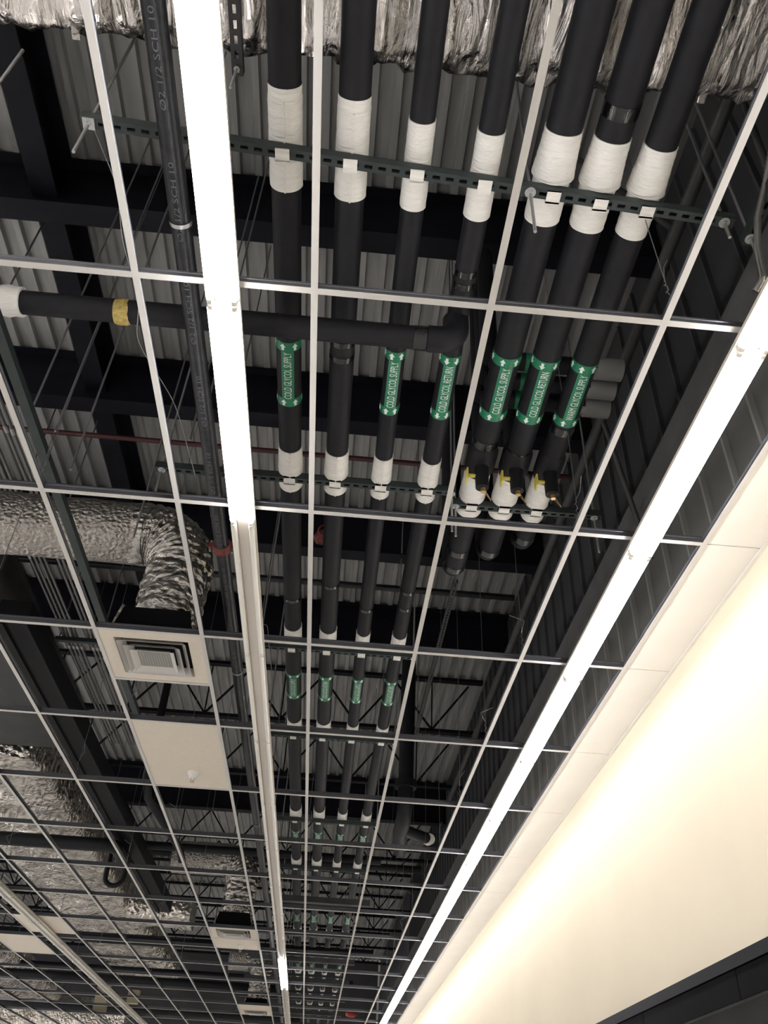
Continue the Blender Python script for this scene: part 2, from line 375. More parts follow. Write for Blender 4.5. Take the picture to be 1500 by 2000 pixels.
# ------------------------------------------------------------------ insulated pipes
ZP = 0.63
CZ = CAM.z-G
def sleeve_mesh(r, L_, flare, seed, seam):
    n = 32; m_ = 15; pts = [(0, L_*i/m_, 0) for i in range(m_+1)]
    rad = [r+0.004+flare*((i/m_)**1.5) for i in range(m_+1)]
    def j(i, q, p): return 0.03*noise.noise(Vector((q*0.45+seed*9, i*0.9, seed*3.1))) + (0.028*noise.noise(Vector((q*0.25, seed*5.0, 2))) if i % 3 == 1 else 0)
    mb = MB().tube(pts, rad, n, caps=True, jit=j)
    return mb.mesh('white_sleeve', 'jacket')
SL = {}
def sleeve(t, r, ya, yb, flare=0.0, seed=0, seam=True):
    key = (round(r, 4), round(abs(yb-ya), 3), flare, seed % 3)
    if key not in SL: SL[key] = sleeve_mesh(r, abs(yb-ya), flare, seed % 3, seam)
    o = link('white_sleeve', SL[key], t, (0, ya, 0))
    if seam:
        k2 = ('seam', round(abs(yb-ya), 3))
        if k2 not in SL: SL[k2] = MB().box(-0.0025, 0.0025, 0.0, abs(yb-ya), -0.005, 0.005).mesh('seam', 'jacket')
        link('seam', SL[k2], o, (0.003, 0, -(r+0.006)))
    return o
def tab(t, ys, zb, w=0.052):
    key = ('tab', w, round(zb, 4))
    if key not in SL: SL[key] = MB().box(-w/2, w/2, -0.0195 if zb < -0.09 else -0.034, 0.030, zb-0.006, zb-0.001).box(-w/2, w/2, -0.0195 if zb < -0.09 else -0.034, -0.018 if zb < -0.09 else -0.0225, zb-0.006, zb-0.001 if zb < -0.09 else zb+0.075).box(-w/2, w/2, 0.0225, 0.034, zb-0.006, zb+0.075).mesh('clamp_strap', 'jacket')
    link('clamp_strap', SL[key], t, (0, ys, 0))
def tape(t, r, y, w=0.045):
    key = ('tape', round(r, 4), w)
    if key not in SL: SL[key] = MB().tube([(0, -w/2, 0), (0, w/2, 0)], r+0.002, 24, caps=False, jit=lambda i, q, p: 0.012*noise.noise(Vector((q*0.9, i*2.0, 1)))).mesh('joint_tape', 'tape_gloss')
    link('joint_tape', SL[key], t, (0, y, 0))
ZS = 0.545                                   # underside of the pipe racks
def ystrut1(x): return -0.213 + x*0.062
RACKS = [3.50, 5.02, 7.2, 8.95, 10.75, 12.6, 14.45, 16.05, 17.9, 19.7]
FOUR = [(0.441, 0.059, 'COLD GLYCOL SUPPLY'), (0.689, 0.058, None), (0.937, 0.047, 'COLD GLYCOL SUPPLY'), (1.192, 0.049, 'COLD GLYCOL RETURN')]
THREE = [(1.450, 0.067, 'COLD GLYCOL SUPPLY'), (1.632, 0.066, 'COLD GLYCOL RETURN'), (1.815, 0.060, 'WARM GLYCOL SUPPLY')]
PL = ['thick black insulated pipe labelled COLD GLYCOL SUPPLY, hung beside the lit tube row', 'black insulated pipe without a label near the cross pipe, between two COLD GLYCOL SUPPLY pipes',
      'slimmer black insulated pipe labelled COLD GLYCOL SUPPLY next to a RETURN pipe', 'slimmer black insulated pipe labelled COLD GLYCOL RETURN joined by the cross pipe',
      'thick black insulated pipe labelled COLD GLYCOL SUPPLY with a yellow-handled drain valve', 'thick black insulated pipe labelled COLD GLYCOL RETURN with a yellow-handled drain valve',
      'black insulated pipe labelled WARM GLYCOL SUPPLY with a yellow-handled drain valve']
for n, (x, r, tx) in enumerate(FOUR):
    ZP = 0.592+r; x = CAM.x+(x-CAM.x)*(ZP-CZ)/(0.63-CZ)
    t = thing('insulated_pipe', PL[n], 'pipe', (x, 0, ZP), 'insulated glycol pipes')
    link('insulation', MB().tube([(0, y, 0) for y in (-2.6, 0, 8, 25)], r, 28).mesh('insulation', 'rubber'), t)
    ys = ystrut1(x)
    sleeve(t, r, ys-0.165, ys+0.18, 0.001, n, n < 2); tab(t, ys, ZS-ZP)
    if n < 2: link('white_sleeve', MB().tube([(0, -0.03, 0), (0, 0.02, 0)], r+0.0025, 24, caps=False).mesh('white_sleeve', 'jacket'), t, (0, ys-0.180, 0))
    sleeve(t, r, 1.485, 1.675, 0.005, n+2); sleeve(t, r, 1.725, 1.80, 0.002, n); tab(t, 1.70, 0.588-ZP, 0.062)
    for k, yy in enumerate(RACKS):
        sleeve(t, r, yy-0.17, yy+0.10, 0.001, n+k, k < 2); tab(t, yy, ZS-ZP)
    if tx: pipe_label(t, tx, r, 0.945)
    far = tx or 'COLD GLYCOL RETURN'
    pipe_label(t, far, r, 4.19); pipe_label(t, far, r, 7.9); pipe_label(t, far, r, 11.7); pipe_label(t, far, r, 15.3, False)
    for yt in {0: (2.95,), 1: (0.735, 0.825, 2.75), 2: (-0.75, 3.0), 3: (0.30, 0.36, 2.75, 2.95)}[n]: tape(t, r, yt, 0.03)
for n, (x, r, tx) in enumerate(THREE):
    ZP = 0.592+r; x = CAM.x+(x-CAM.x)*(ZP-CZ)/(0.63-CZ)
    t = thing('insulated_pipe', PL[4+n], 'pipe', (x, 0, ZP), 'insulated glycol pipes')
    ye = (2.56, 2.36, 2.22)[n]; rb = 0.12
    path = [(0, -2.6, 0), (0, 0, 0), (0, ye-rb-0.02, 0)] + arc((0, ye-rb, rb), rb, -PI/2, 0, 8, ((0, 1, 0), (0, 0, 1))) + [(0, ye, 0.5), (0, ye, 1.3)]
    link('insulation', MB().tube(path, r, 28).mesh('insulation', 'rubber'), t)
    ys = ystrut1(x)
    sleeve(t, r, ys-0.205, ys-0.024, 0.012, n, False); sleeve(t, r, ys-0.024, ys+0.16, 0.0, n+1, False); tab(t, ys, ZS-ZP)
    sleeve(t, r, 1.57, 1.78, 0.004, n, False); sleeve(t, r, 1.82, 1.90, 0.002, n+1, False); tab(t, 1.80, 0.585-ZP, 0.06)
    pipe_label(t, tx, r, 0.925)
    for yt in {0: (1.32, 2.28, 2.45), 1: (-0.42, 1.38, 2.25), 2: (-0.02, 1.17, 2.1)}[n]: tape(t, r, yt, 0.05)
    # fatter fitting and the drain branch that hangs under it
    link('fitting_cover', MB().tube([(0, 1.36, 0), (0, 1.40, 0), (0, 1.53, 0), (0, 1.57, 0)], [r+0.001, r+0.014, r+0.014, r+0.001], 24).mesh('fitting_cover', 'rubber'), t)
    br = link('drain_branch', MB().tube([(0, 1.47, -0.02), (0, 1.47, -0.15), (0, 1.475, -0.205)], [0.040, 0.036, 0.034], 20).mesh('drain_branch', 'rubber'), t)
    link('valve_handle', MB().cyl((-0.03, 1.47, -0.13), (-0.075, 1.47, -0.13), 0.011, 10).box(-0.083, -0.074, 1.445, 1.500, -0.165, -0.095).mesh('valve_handle', 'yellow'), br)
    link('drain_cap', MB().cyl((0.005, 1.478, -0.205), (0.005, 1.48, -0.228), 0.013, 12).mesh('drain_cap', 'brass'), br)
    link('cap_chain', MB().tube([(0.018+0.03*math.sin(a*PI/8)+0.0, 1.48+0.004*a, -0.222-0.055*math.sin(a*PI/8)+0.02*a/8) for a in range(9)], 0.0018, 5).mesh('cap_chain', 'brass'), br)
# three short pipes crossing above them with white wrapped ends, their shade put into the colour
for n, (y, xe) in enumerate(((1.33, 2.26), (1.48, 2.26), (1.63, 2.27))):
    t = thing('insulated_pipe', 'short black insulated pipe with a white wrapped end, crossing in shadow above the glycol pipes', 'pipe', (0, y, 1.3), 'white-ended pipes in the shadow')
    r = 0.052
    link('insulation', MB().cyl((1.50, 0, 0), (xe-0.15, 0, 0), r, 22).mesh('insulation', 'rubber'), t)
    link('white_sleeve', MB().cyl((xe-0.15, 0, 0), (xe, 0, 0), r+0.012, 22).mesh('white_sleeve', 'jacket_shaded'), t)
    link('white_sleeve', MB().cyl((xe-0.21, 0, -0.02), (xe-0.15, 0, -0.02), r-0.012, 18).mesh('white_sleeve', 'jacket_shaded'), t)
    link('label_band', MB().tube([(1.70, 0, 0), (1.75, 0, 0)], r+0.002, 22, caps=False).mesh('label_band', 'green'), t)
    link('riser', MB().tube([(1.50, 0, 0), (1.50, 0, 1.0)], r, 20).mesh('riser', 'rubber'), t)
# cross pipe below the four
t = thing('cross_pipe', 'black insulated pipe crossing below the glycol pipes, with yellow tape and a white wrapped end', 'pipe', (0, 0.55, 0.475))
link('insulation', MB().tube([(-0.70, 0, 0), (0, 0, 0), (1.10, 0, 0)], 0.051, 26).mesh('insulation', 'rubber'), t)
link('elbow', MB().tube([(1.06, 0, 0)] + arc((1.10, 0, 0.085), 0.085, -PI/2, 0, 8, ((1, 0, 0), (0, 0, 1))) + [(1.185, 0, 0.14)], [0.058]*11, 26).mesh('elbow', 'rubber'), t)
link('joint_tape', MB().tube([(1.00, 0, 0), (1.055, 0, 0)], 0.0535, 24, caps=False, jit=lambda i, q, p: 0.02*noise.noise(Vector((q*0.9, i*2.0, 1)))).mesh('joint_tape', 'tape_gloss'), t)
link('white_wrap', MB().tube([(-1.9+0.028*i, 0, 0.002) for i in range(45)], [0.064+0.006*math.sin(i*1.7)+0.004*math.sin(i*0.6) for i in range(45)], 26, jit=lambda i, q, p: 0.05*noise.noise(Vector((q*0.35, i*0.45, 4)))).mesh('white_wrap', 'jacket'), t)
link('yellow_tape', MB().tube([(-0.275+0.01*i, 0, -0.004) for i in range(9)], [0.052, 0.056, 0.055, 0.057, 0.055, 0.056, 0.050, 0.042, 0.040], 22, jit=lambda i, q, p: 0.09*noise.noise(Vector((q*0.6, i*1.3, 8)))).mesh('yellow_tape', 'brass_yellow'), t)

# ------------------------------------------------------------------ slotted strut racks with threaded rods
def strut_mb(L_, slots=True):
    mb = MB(); h = 0.0205
    mb.box(0, L_, -h, -h+0.0025, 0, 0.041); mb.box(0, L_, h-0.0025, h, 0, 0.041)
    mb.box(0, L_, -h, -0.012, 0.0385, 0.041); mb.box(0, L_, 0.012, h, 0.0385, 0.041)
    mb.box(0, L_, -h+0.0025, -0.007, 0, 0.0025); mb.box(0, L_, 0.007, h-0.0025, 0, 0.0025)
    x = 0.012; last = 0
    while x+0.03 < L_:
        mb.box(last, x, -0.007, 0.007, 0, 0.0025); last = x+0.029; x += 0.0508
    mb.box(last, L_, -0.007, 0.007, 0, 0.0025)
    return mb
rodc = {}
def rack(name, xa, xb, y, z, rods, label, group, rz=0.0, low=0.23):
    t = thing(name, label, 'pipe rack', (xa, y, z), group, rz)
    link('strut', strut_mb(xb-xa).mesh('strut', 'strut'), t)
    for (rx, lo, sq) in rods:
        if ('r', lo) not in rodc: rodc[('r', lo)] = MB().cyl((0, 0, -lo), (0, 0, DECK-z-0.02), 0.0065, 8).mesh('threaded_rod', 'zinc')
        link('threaded_rod', rodc[('r', lo)], t, (rx-xa, 0, 0))
        if 'nut' not in rodc:
            rodc['nut'] = MB().cyl((0, 0, -0.014), (0, 0, -0.004), 0.012, 6).mesh('nut', 'zinc')
            rodc['wr'] = MB().cyl((0, 0, -0.004), (0, 0, 0), 0.021, 16).mesh('washer', 'zinc')
            rodc['ws'] = MB().box(-0.021, 0.021, -0.021, 0.021, -0.005, 0).mesh('washer', 'zinc')
            rodc['nt'] = MB().cyl((0, 0, 0.041), (0, 0, 0.052), 0.012, 6).mesh('nut', 'zinc')
        link('nut', rodc['nut'], t, (rx-xa, 0, 0)); link('nut', rodc['nt'], t, (rx-xa, 0, 0))
        link('washer', rodc['ws' if sq else 'wr'], t, (rx-xa, 0, 0))
rack('pipe_rack', -0.285, 2.17, ystrut1(-0.285), ZS, ((-0.255, 0.20, True), (1.37, 0.26, False), (2.13, 0.10, False)), 'long dark slotted strut on threaded rods carrying all seven glycol pipes', 'pipe racks', math.atan(0.062))
rack('pipe_rack', -0.29, 1.345, 1.70, 0.588, ((-0.255, 0.19, False), (1.33, 0.26, False)), 'dark slotted strut carrying four pipes past their green labels', 'pipe racks')
rack('pipe_rack', 1.335, 2.19, 1.80, 0.585, ((1.365, 0.21, False), (2.15, 0.24, False)), 'short dark slotted strut carrying three pipes under the yellow valve handles', 'pipe racks')
for k, yy in enumerate(RACKS):
    rack('pipe_rack', 0.19, 1.33, yy, ZS, ((0.21, 0.03, False), (1.31, 0.03, False)), 'dark slotted strut carrying four pipes, %s past the yellow valve handles' % ORD[k], 'pipe racks further along')
t = thing('slotted_rail', 'slotted dark strut running lengthwise by the wall with a washered bolt', 'strut', (2.215, -1.4, 0.47), None)
link('strut', strut_mb(1.36).mesh('strut', 'strut'), t).rotation_euler = (0, 0, PI/2)
link('threaded_rod', MB().cyl((0, 1.33, -0.10), (0, 1.33, 2.5), 0.0065, 8).mesh('threaded_rod', 'zinc'), t)
link('nut', rodc['nut'], t, (0, 1.33, 0)); link('washer', rodc['wr'], t, (0, 1.33, 0))
t = thing('slotted_rail', 'slotted strut running lengthwise high up, past the ends of the three labelled pipes', 'strut', (1.73, 4.2, 1.7), None)
link('strut', MB(). add(strut_mb(3.2).v, strut_mb(3.2).f).mesh('strut', 'rail'), t).rotation_euler = (0, 0, PI/2)
link('threaded_rod', MB().cyl((0, 0.05, 0), (0, 0.05, 1.33), 0.0065, 8).mesh('threaded_rod', 'zinc'), t); link('threaded_rod', MB().cyl((0, 3.1, 0), (0, 3.1, 1.33), 0.0065, 8).mesh('threaded_rod', 'zinc'), t)

# ------------------------------------------------------------------ black steel sprinkler pipe with stencilled size
XS, ZSP, RS = 0.112, 0.25, 0.037
t = thing('sprinkler_pipe', 'long black steel pipe stencilled with its size, beside the lit strip lights', 'pipe', (XS, 0, ZSP))
link('pipe', MB().tube([(0, -2.6, 0), (0, 5, 0), (0, 25, 0)], RS, 22).mesh('pipe', 'steel_black'), t)
vs, fs = TXT['Ø2 1/2 SCH 10']
sten = wrapped(vs, fs, 0.30, 0.019, RS+0.0008, 'stencil', 'stencil')
for k in range(24): link('stencil', sten, t, (0, -0.62+k*0.47, 0))
ring = MB().tube([(0, -0.008, 0), (0, 0.008, 0)], RS+0.003, 20, caps=False).mesh('band', 'zinc')
for y in (-0.06, 3.30, 6.4): link('band', ring, t, (0, y, 0))
clamp = MB().tube([(0, -0.03, 0), (0, -0.022, 0), (0, 0.022, 0), (0, 0.03, 0)], [RS+0.003, RS+0.014, RS+0.014, RS+0.003], 22)
clamp.box(RS+0.008, RS+0.034, -0.016, 0.016, -0.014, 0.014); clamp.box(-RS-0.034, -RS-0.008, -0.016, 0.016, -0.014, 0.014)
c = link('coupling', clamp.mesh('coupling', 'orange_red'), t, (0, 1.90, 0))
for s in (-1, 1): link('bolt', MB().cyl((s*(RS+0.022), 0, -0.034), (s*(RS+0.022), 0, 0.034), 0.006, 8).mesh('bolt', 'zinc'), c)
for y in (0.9, 4.2, 7.5, 10.8): link('hanger_rod', MB().cyl((0, y, RS), (0, y, DECK-ZSP-0.02), 0.005, 6).mesh('hanger_rod', 'wire'), t)
t = thing('branch_valve', 'dark red valve body between two insulated pipes, high behind them', 'valve', (0.56, 2.72, 0.95))
link('body', MB().tube([(0, 0, 0), (0.03, 0, 0.02), (0.10, 0, 0.06), (0.13, 0, 0.08)], [0.03, 0.05, 0.05, 0.03], 16).mesh('body', 'orange_red'), t)
link('wheel', MB().tube(arc((0.06, -0.06, 0.04), 0.045, 0, 2*PI, 16, ((1, 0, 0), (0, 0, 1))), 0.006, 6, caps=False).mesh('wheel', 'orange_red'), t)

# ------------------------------------------------------------------ foil wrapped ducts
def foil_box(x0, x1, y0, y1, z0, z1, amp, seed, step=0.05, stx=1.0, sty=1.0, rnd=0.10):
    # rectangular duct wrapped in crumpled foil, its long way along the longer side; rounded corners
    along_x = (x1-x0) > (y1-y0)
    a0, a1, b0, b1 = (x0, x1, y0, y1) if along_x else (y0, y1, x0, x1)
    prof = []
    def seg(pa, pb, n): 
        for i in range(n): prof.append((pa[0]+(pb[0]-pa[0])*i/n, pa[1]+(pb[1]-pa[1])*i/n))
    nb = max(6, int((b1-b0)/step)); nz = max(3, int((z1-z0)/(step*1.6)))
    seg((b0, z0), (b1, z0), nb); seg((b1, z0), (b1, z1), nz); seg((b1, z1), (b0, z1), 6); seg((b0, z1), (b0, z0), nz)
    n = len(prof); m_ = max(4, int((a1-a0)/step)); vs = []; fs = []
    bc, zc = (b0+b1)/2, (z0+z1)/2
    for i in range(m_+1):
        a = a0+(a1-a0)*i/m_
        for (b, z) in prof:
            q = Vector((a*3.1*stx+seed*7, b*3.1*sty, z*3.1))
            d = amp*(noise.fractal(q, 0.8, 2.1, 5))+ amp*0.8*abs(noise.noise(q*2.7))
            # soften the corner
            eb = max(0, 1-min(b-b0, b1-b)/rnd); ez = max(0, 1-min(z-z0, z1-z)/rnd)
            k = 0.35*rnd*eb*ez
            nb_ = b + (bc-b)/max(abs(bc-b), 1e-3)*k; nz_ = z + (zc-z)/max(abs(zc-z), 1e-3)*k
            if abs(z-z0) < 1e-6: nz_ += d
            elif abs(b-b0) < 1e-6 or abs(b-b1) < 1e-6: nb_ += d
            vs.append((a, nb_, nz_) if along_x else (nb_, a, nz_))
    for i in range(m_):
        for q in range(n):
            p0 = i*n+q; p1 = i*n+(q+1) % n
            f = (p0, p1, p1+n, p0+n); fs.append(f if not along_x else f[::-1])
    mb = MB().add(vs, fs, True)
    mb.add([vs[q] for q in range(n)], [tuple(range(n))]); mb.add([vs[m_*n+q] for q in range(n)], [tuple(range(n))])
    return mb
t = thing('foil_duct', 'wide crinkled silver foil duct crossing above the pipes at their first rack', 'duct', (0, -1.4, 1.0), 'foil wrapped ducts')
def shift(mb, d): mb.v = [(p[0]-d[0], p[1]-d[1], p[2]-d[2]) for p in mb.v]; return mb
link('wrap', shift(foil_box(-4.0, 2.60, -2.7, -0.30, 1.0, 1.5, 0.04, 1, 0.03, 2.6, 0.6), (0, -1.4, 1.0)).mesh('wrap', 'foil_x'), t)
for xs in (-0.42, 0.95, 2.05): link('foil_tape', shift(foil_box(xs, xs+0.001, -2.7, -0.295, 0.995, 1.5, 0.02, 2, 0.05), (0, -1.4, 1.0)).mesh('foil_tape', 'foil_smooth'), t)
solo('foil_duct', foil_box(-3.95, -2.50, 7.3, 21, 1.05, 1.55, 0.07, 3, 0.07), 'foil_y', 'large crumpled foil duct running lengthwise over the dark row of strip lights', 'duct', 'foil wrapped ducts')
solo('foil_duct', foil_box(-7.6, -5.9, 9, 24, 0.9, 1.4, 0.08, 4, 0.09), 'foil_y', 'crumpled foil duct running lengthwise beyond the dark row of strip lights', 'duct', 'foil wrapped ducts')
solo('foil_duct', foil_box(-2.38, -1.35, 13.2, 13.9, 0.75, 1.15, 0.05, 5, 0.06), 'foil_y', 'short crumpled foil duct branching from the large lengthwise duct', 'duct', 'foil wrapped ducts')
solo('foil_duct', foil_box(-11, -4.2, 24.3, 25.3, 0.3, 1.1, 0.09, 6, 0.1), 'foil_y', 'pale crumpled foil duct crossing at the far end of the room', 'duct', 'foil wrapped ducts')
solo('grey_duct', foil_box(-3.9, -1.95, 3.9, 7.2, 1.15, 1.6, 0.012, 8, 0.12), 'duct_grey', 'dark grey sheet metal duct butting against the large foil duct', 'duct')
solo('black_duct', MB().box(-1.70, -1.47, 3.55, 12.0, 0.62, 0.80).box(-1.66, -1.63, 3.55, 12.0, 0.60, 0.62), 'plenum', 'long slim black duct running lengthwise between the conduits and the foil duct', 'duct')
for k, (dx, w) in enumerate(((0, .02), (0.035, .012), (0.06, .02), (0.10, .012), (0.125, .02))):
    pass

def flex_assembly(i, y, run, ribs, lab_d, lab_f, lab_p):
    xc = (i+0.5)*P
    yc = y+P/2
    # perforated-core square diffuser
    t = thing('ceiling_diffuser', lab_d, 'air diffuser', (xc, yc, 0.004), 'air diffusers')
    h = P/2-0.004
    def frame(mb, a, b, z0, z1):
        q = [(-a, -a, z0), (a, -a, z0), (a, a, z0), (-a, a, z0), (-b, -b, z1), (b, -b, z1), (b, b, z1), (-b, b, z1)]
        return mb.add(q, [(0, 1, 5, 4), (1, 2, 6, 5), (2, 3, 7, 6), (3, 0, 4, 7)])
    link('face_panel', frame(frame(MB(), h, 0.215, 0, 0.0), 0.215, 0.20, 0, 0.05).mesh('face_panel', 'tile'), t)
    for (a, b, z0, z1) in ((0.200, 0.165, -0.012, 0.028), (0.165, 0.120, -0.022, 0.016)):
        link('cone', frame(frame(MB(), a, b, z0, z1), a-0.004, b-0.002, z0+0.002, z1+0.003).mesh('cone', 'tee_white'), t)
    link('core_frame', frame(frame(MB(), 0.128, 0.096, -0.032, -0.008), 0.128, 0.128, -0.032, -0.028).mesh('core_frame', 'tee_white'), t)
    mb = MB().box(-0.097, 0.097, -0.097, 0.097, -0.008, -0.004)
    link('core_panel', mb.mesh('core_panel', 'perf'), t)
    sl = MB().box(-0.0018, 0.0018, -0.096, 0.096, -0.0105, -0.008).mesh('core_bar', 'perf')
    for k in range(13): link('core_bar', sl, t, (-0.09+k*0.015, 0, 0))
    # plenum box
    t = thing('plenum_box', lab_p, 'plenum box', (xc, yc, 0.06), 'plenum boxes')
    link('body', MB().prism([(-0.235, 0), (0.235, 0), (0.20, 0.15), (-0.20, 0.15)], 'y', -0.22, 0.22).mesh('body', 'plenum'), t)
    for s in (-1, 1): link('foil_edge', MB().tube([(s*0.238, -0.222, 0.0), (s*0.22, -0.224, 0.08), (s*0.202, -0.222, 0.155)], 0.012, 8, jit=lambda a, q, p: 0.5*noise.noise(Vector((a*2.0+s, q, 1)))).mesh('foil_edge', 'foil_smooth'), t)
    # flexible duct
    r = 0.205; xe = xc+0.02; rb = 0.26; za = 0.90
    t = thing('flexible_duct', lab_f, 'duct', (xc, yc, 0.21), 'flexible foil ducts')
    base = Vector((xc, yc, 0.21))
    if run > 0:
        pts = [Vector((xe-rb-run*(1-k/26), yc, za)) for k in range(27)]
        link('straight_wrap', shift(MB().tube(pts, r, 36, jit=lambda a, q, p: 0.05*noise.noise(Vector((p.x*4, q*0.35, 3))) + 0.02*noise.noise(Vector((p.x*14, q*0.9, 5)))), base).mesh('straight_wrap', 'foil_dull'), t)
    ep = []; c0 = Vector((xe-rb, yc, za-rb))
    n = 96
    q = arc(c0, rb, PI/2, 0, 60, ((1, 0, 0), (0, 0, 1)))
    dz = (za-rb-0.20)
    q += [Vector((xe-0.02*k/30, yc, za-rb-dz*k/30)) for k in range(1, 31)]
    q = [q[0]+Vector((-0.12+0.04*k, 0, 0)) for k in range(3)] + q
    rad = []
    for k in range(len(q)):
        ph = (k % ribs)/ribs
        rad.append(r*(0.97+0.06*abs(math.sin(PI*ph)))*(1 if k < len(q)-12 else 1-0.012*(k-len(q)+12)))
    link('crinkled_elbow', shift(MB().tube(q, rad, 48, jit=lambda a, w, p: 0.055*noise.fractal(Vector((a*0.22, math.cos(w*2*PI/48)*2.3, math.sin(w*2*PI/48)*2.3+p.y)), 0.8, 2.1, 4)), base).mesh('crinkled_elbow', 'foil_smooth'), t)
flex_assembly(-1, 4*P, 2.3, 6, 'square white air diffuser on the grid beside an open cell, under the big foil elbow', 'foil flexible duct with a crinkled elbow bending down to the nearer diffuser', 'black plenum box under the big crinkled foil elbow')
flex_assembly(-1, 16*P, 0.7, 6, 'square white air diffuser backed by a beige tile, under the smaller foil drop', 'short foil flexible duct dropping to the diffuser backed by a beige tile', 'black plenum box under the short foil flexible duct')
flex_assembly(-1, 27*P, 0.4, 6, 'square white air diffuser at the far end of the grid', 'foil flexible duct over the diffuser at the far end of the grid', 'black plenum box at the far end of the grid')

# sprinkler heads under the tiles
def head(x, y, lab):
    t = thing('fire_sprinkler', lab, 'sprinkler head', (x, y, -0.075), 'sprinkler heads')
    link('escutcheon', MB().tube([(0, 0, 0.078), (0, 0, 0.070), (0, 0, 0.030), (0, 0, 0.028)], [0.046, 0.045, 0.024, 0.012], 20).mesh('escutcheon', 'socket'), t)
    link('frame_arm', MB().tube([(0.012, 0, 0.030), (0.014, 0, 0.018), (0.004, 0, 0.004)], 0.003, 6).tube([(-0.012, 0, 0.030), (-0.014, 0, 0.018), (-0.004, 0, 0.004)], 0.003, 6).mesh('frame_arm', 'zinc'), t)
    link('deflector', MB().cyl((0, 0, 0), (0, 0, 0.003), 0.017, 14).mesh('deflector', 'brass'), t)
head(-0.26, 4.55, 'white sprinkler head under the large beige ceiling tile'); head(-0.25, 10.75, 'white sprinkler head under the tile next to the smaller diffuser')

# ------------------------------------------------------------------ lengthwise rails, conduits, rods on the left; wall side steel
solo('strut_bar', MB().box(-0.745, -0.70, -2.5, 4.5, 0.30, 0.34), 'strut', 'dark green-black strut bar running just above one lengthwise tee', 'strut')
for k, dx in enumerate((0, 0.04, 0.08, 0.12, 0.23, 0.27, 0.31)):
    t = thing('conduit', 'thin grey metal conduit in the bundle running lengthwise beside the black beam', 'conduit', (-1.83+dx, 0, 1.5), 'grey conduits in a bundle')
    link('tube', MB().cyl((0, -1.5, 0), (0, 7.8, 0), 0.0125, 10).mesh('tube', 'conduit'), t)
    for y in (0.9+0.03*k, 2.4+0.02*k, 4.0-0.03*k, 5.5): link('fitting', MB().cyl((0, y-0.03, 0), (0, y+0.03, 0), 0.0165, 10).mesh('fitting', 'zinc'), t)
for (x, y) in ((-1.87, 1.62), (-1.48, 1.62), (-1.87, 3.55), (-1.48, 3.55), (-1.87, 5.3), (-1.48, 5.3)):
    solo('threaded_rod', MB().cyl((x, y, 1.4), (x, y, DECK-0.02), 0.0065, 8), 'wire', 'grey threaded rod holding up the conduit bundle', 'threaded rod', 'rods by the conduits')
for (x, y, z) in ((-0.62, 1.15, 0.30), (-0.50, 1.18, 0.10), (-0.38, 1.95, 0.3), (-0.74, 1.10, 0.34), (-0.22, 0.55, 0.53), (-0.05, 1.35, 0.5), (0.02, 1.9, 0.45)):
    solo('threaded_rod', MB().cyl((x, y, z), (x, y, DECK-0.02), 0.0055, 8), 'wire', 'thin grey hanging rod between the foil elbow and the cross pipe', 'threaded rod', 'hanging rods near the cross pipe')
for y in (1.60, 3.53, 5.28): solo('conduit_rack', MB().box(-1.90, -1.45, y, y+0.041, 1.44, 1.481), 'strut', 'short dark strut under the grey conduit bundle', 'strut', 'struts under the conduits')
solo('wall_rail', MB().tube([(2.335, -2.5, 1.5), (2.335, 9, 1.5)], 0.035, 14), 'rail', 'dark grey steel tube running lengthwise high beside the ribbed wall', 'rail')
for (a, b) in (((2.335, -0.2, 1.5), (2.70, 0.3, 0.6)), ((2.335, 0.55, 1.5), (2.0, 0.9, 2.9)), ((2.335, 1.9, 1.5), (2.66, 2.3, 0.7)), ((2.335, 3.0, 1.5), (2.2, 3.6, 2.7)), ((2.335, 1.0, 1.5), (2.68, 1.6, 2.4))):
    solo('steel_brace', MB().tube([a, b], 0.018, 8), 'rail', 'thin grey steel brace leaning from the tube beside the ribbed wall', 'brace', 'braces beside the ribbed wall')
solo('wall_ledger', MB().box(2.62, 2.71, -2.5, 24, 1.02, 1.2), 'ledger', 'dark grey steel ledger running lengthwise along the ribbed wall', 'beam')
solo('threaded_rod', MB().cyl((-0.62, -0.26, 0.36), (-0.62, -0.26, 0.99), 0.0065, 8), 'zinc', 'bright threaded rod below the foil duct, left of the long strut end', 'threaded rod')
t = thing('slotted_rail', 'slotted strut running lengthwise under the foil duct beside the thick glycol pipe', 'strut', (0.245, -1.6, 0.80), None)
link('strut', strut_mb(1.27).mesh('strut', 'rail'), t).rotation_euler = (0, 0, PI/2)
link('threaded_rod', MB().cyl((0, 1.24, -0.16), (0, 1.24, 0.19), 0.0055, 8).mesh('threaded_rod', 'zinc'), t); link('nut', rodc['nut'], t, (0, 1.24, 0))
# coiled flexible conduit by the wall
ctrl = [Vector(p) for p in ((2.30, -0.42, 0.98), (2.285, -0.30, 0.80), (2.25, -0.20, 0.62), (2.20, -0.16, 0.46), (2.175, -0.13, 0.30), (2.17, -0.11, 0.16), (2.15, -0.07, 0.13))]
ctrl = [p.lerp(Vector((CAM.x, CAM.y, CZ)), 0.035) for p in ctrl]
pts = []
for i in range(len(ctrl)-1):
    for k in range(22): pts.append(ctrl[i].lerp(ctrl[i+1], k/22))
for it in range(6): pts = [pts[0]]+[(pts[i-1]+pts[i]*2+pts[i+1])/4 for i in range(1, len(pts)-1)]+[pts[-1]]
solo('flexible_conduit', MB().tube(pts, [0.011+0.0022*(i % 2) for i in range(len(pts))], 10), 'flex_metal', 'coiled grey flexible metal conduit hanging down to the lit row by the wall', 'conduit')
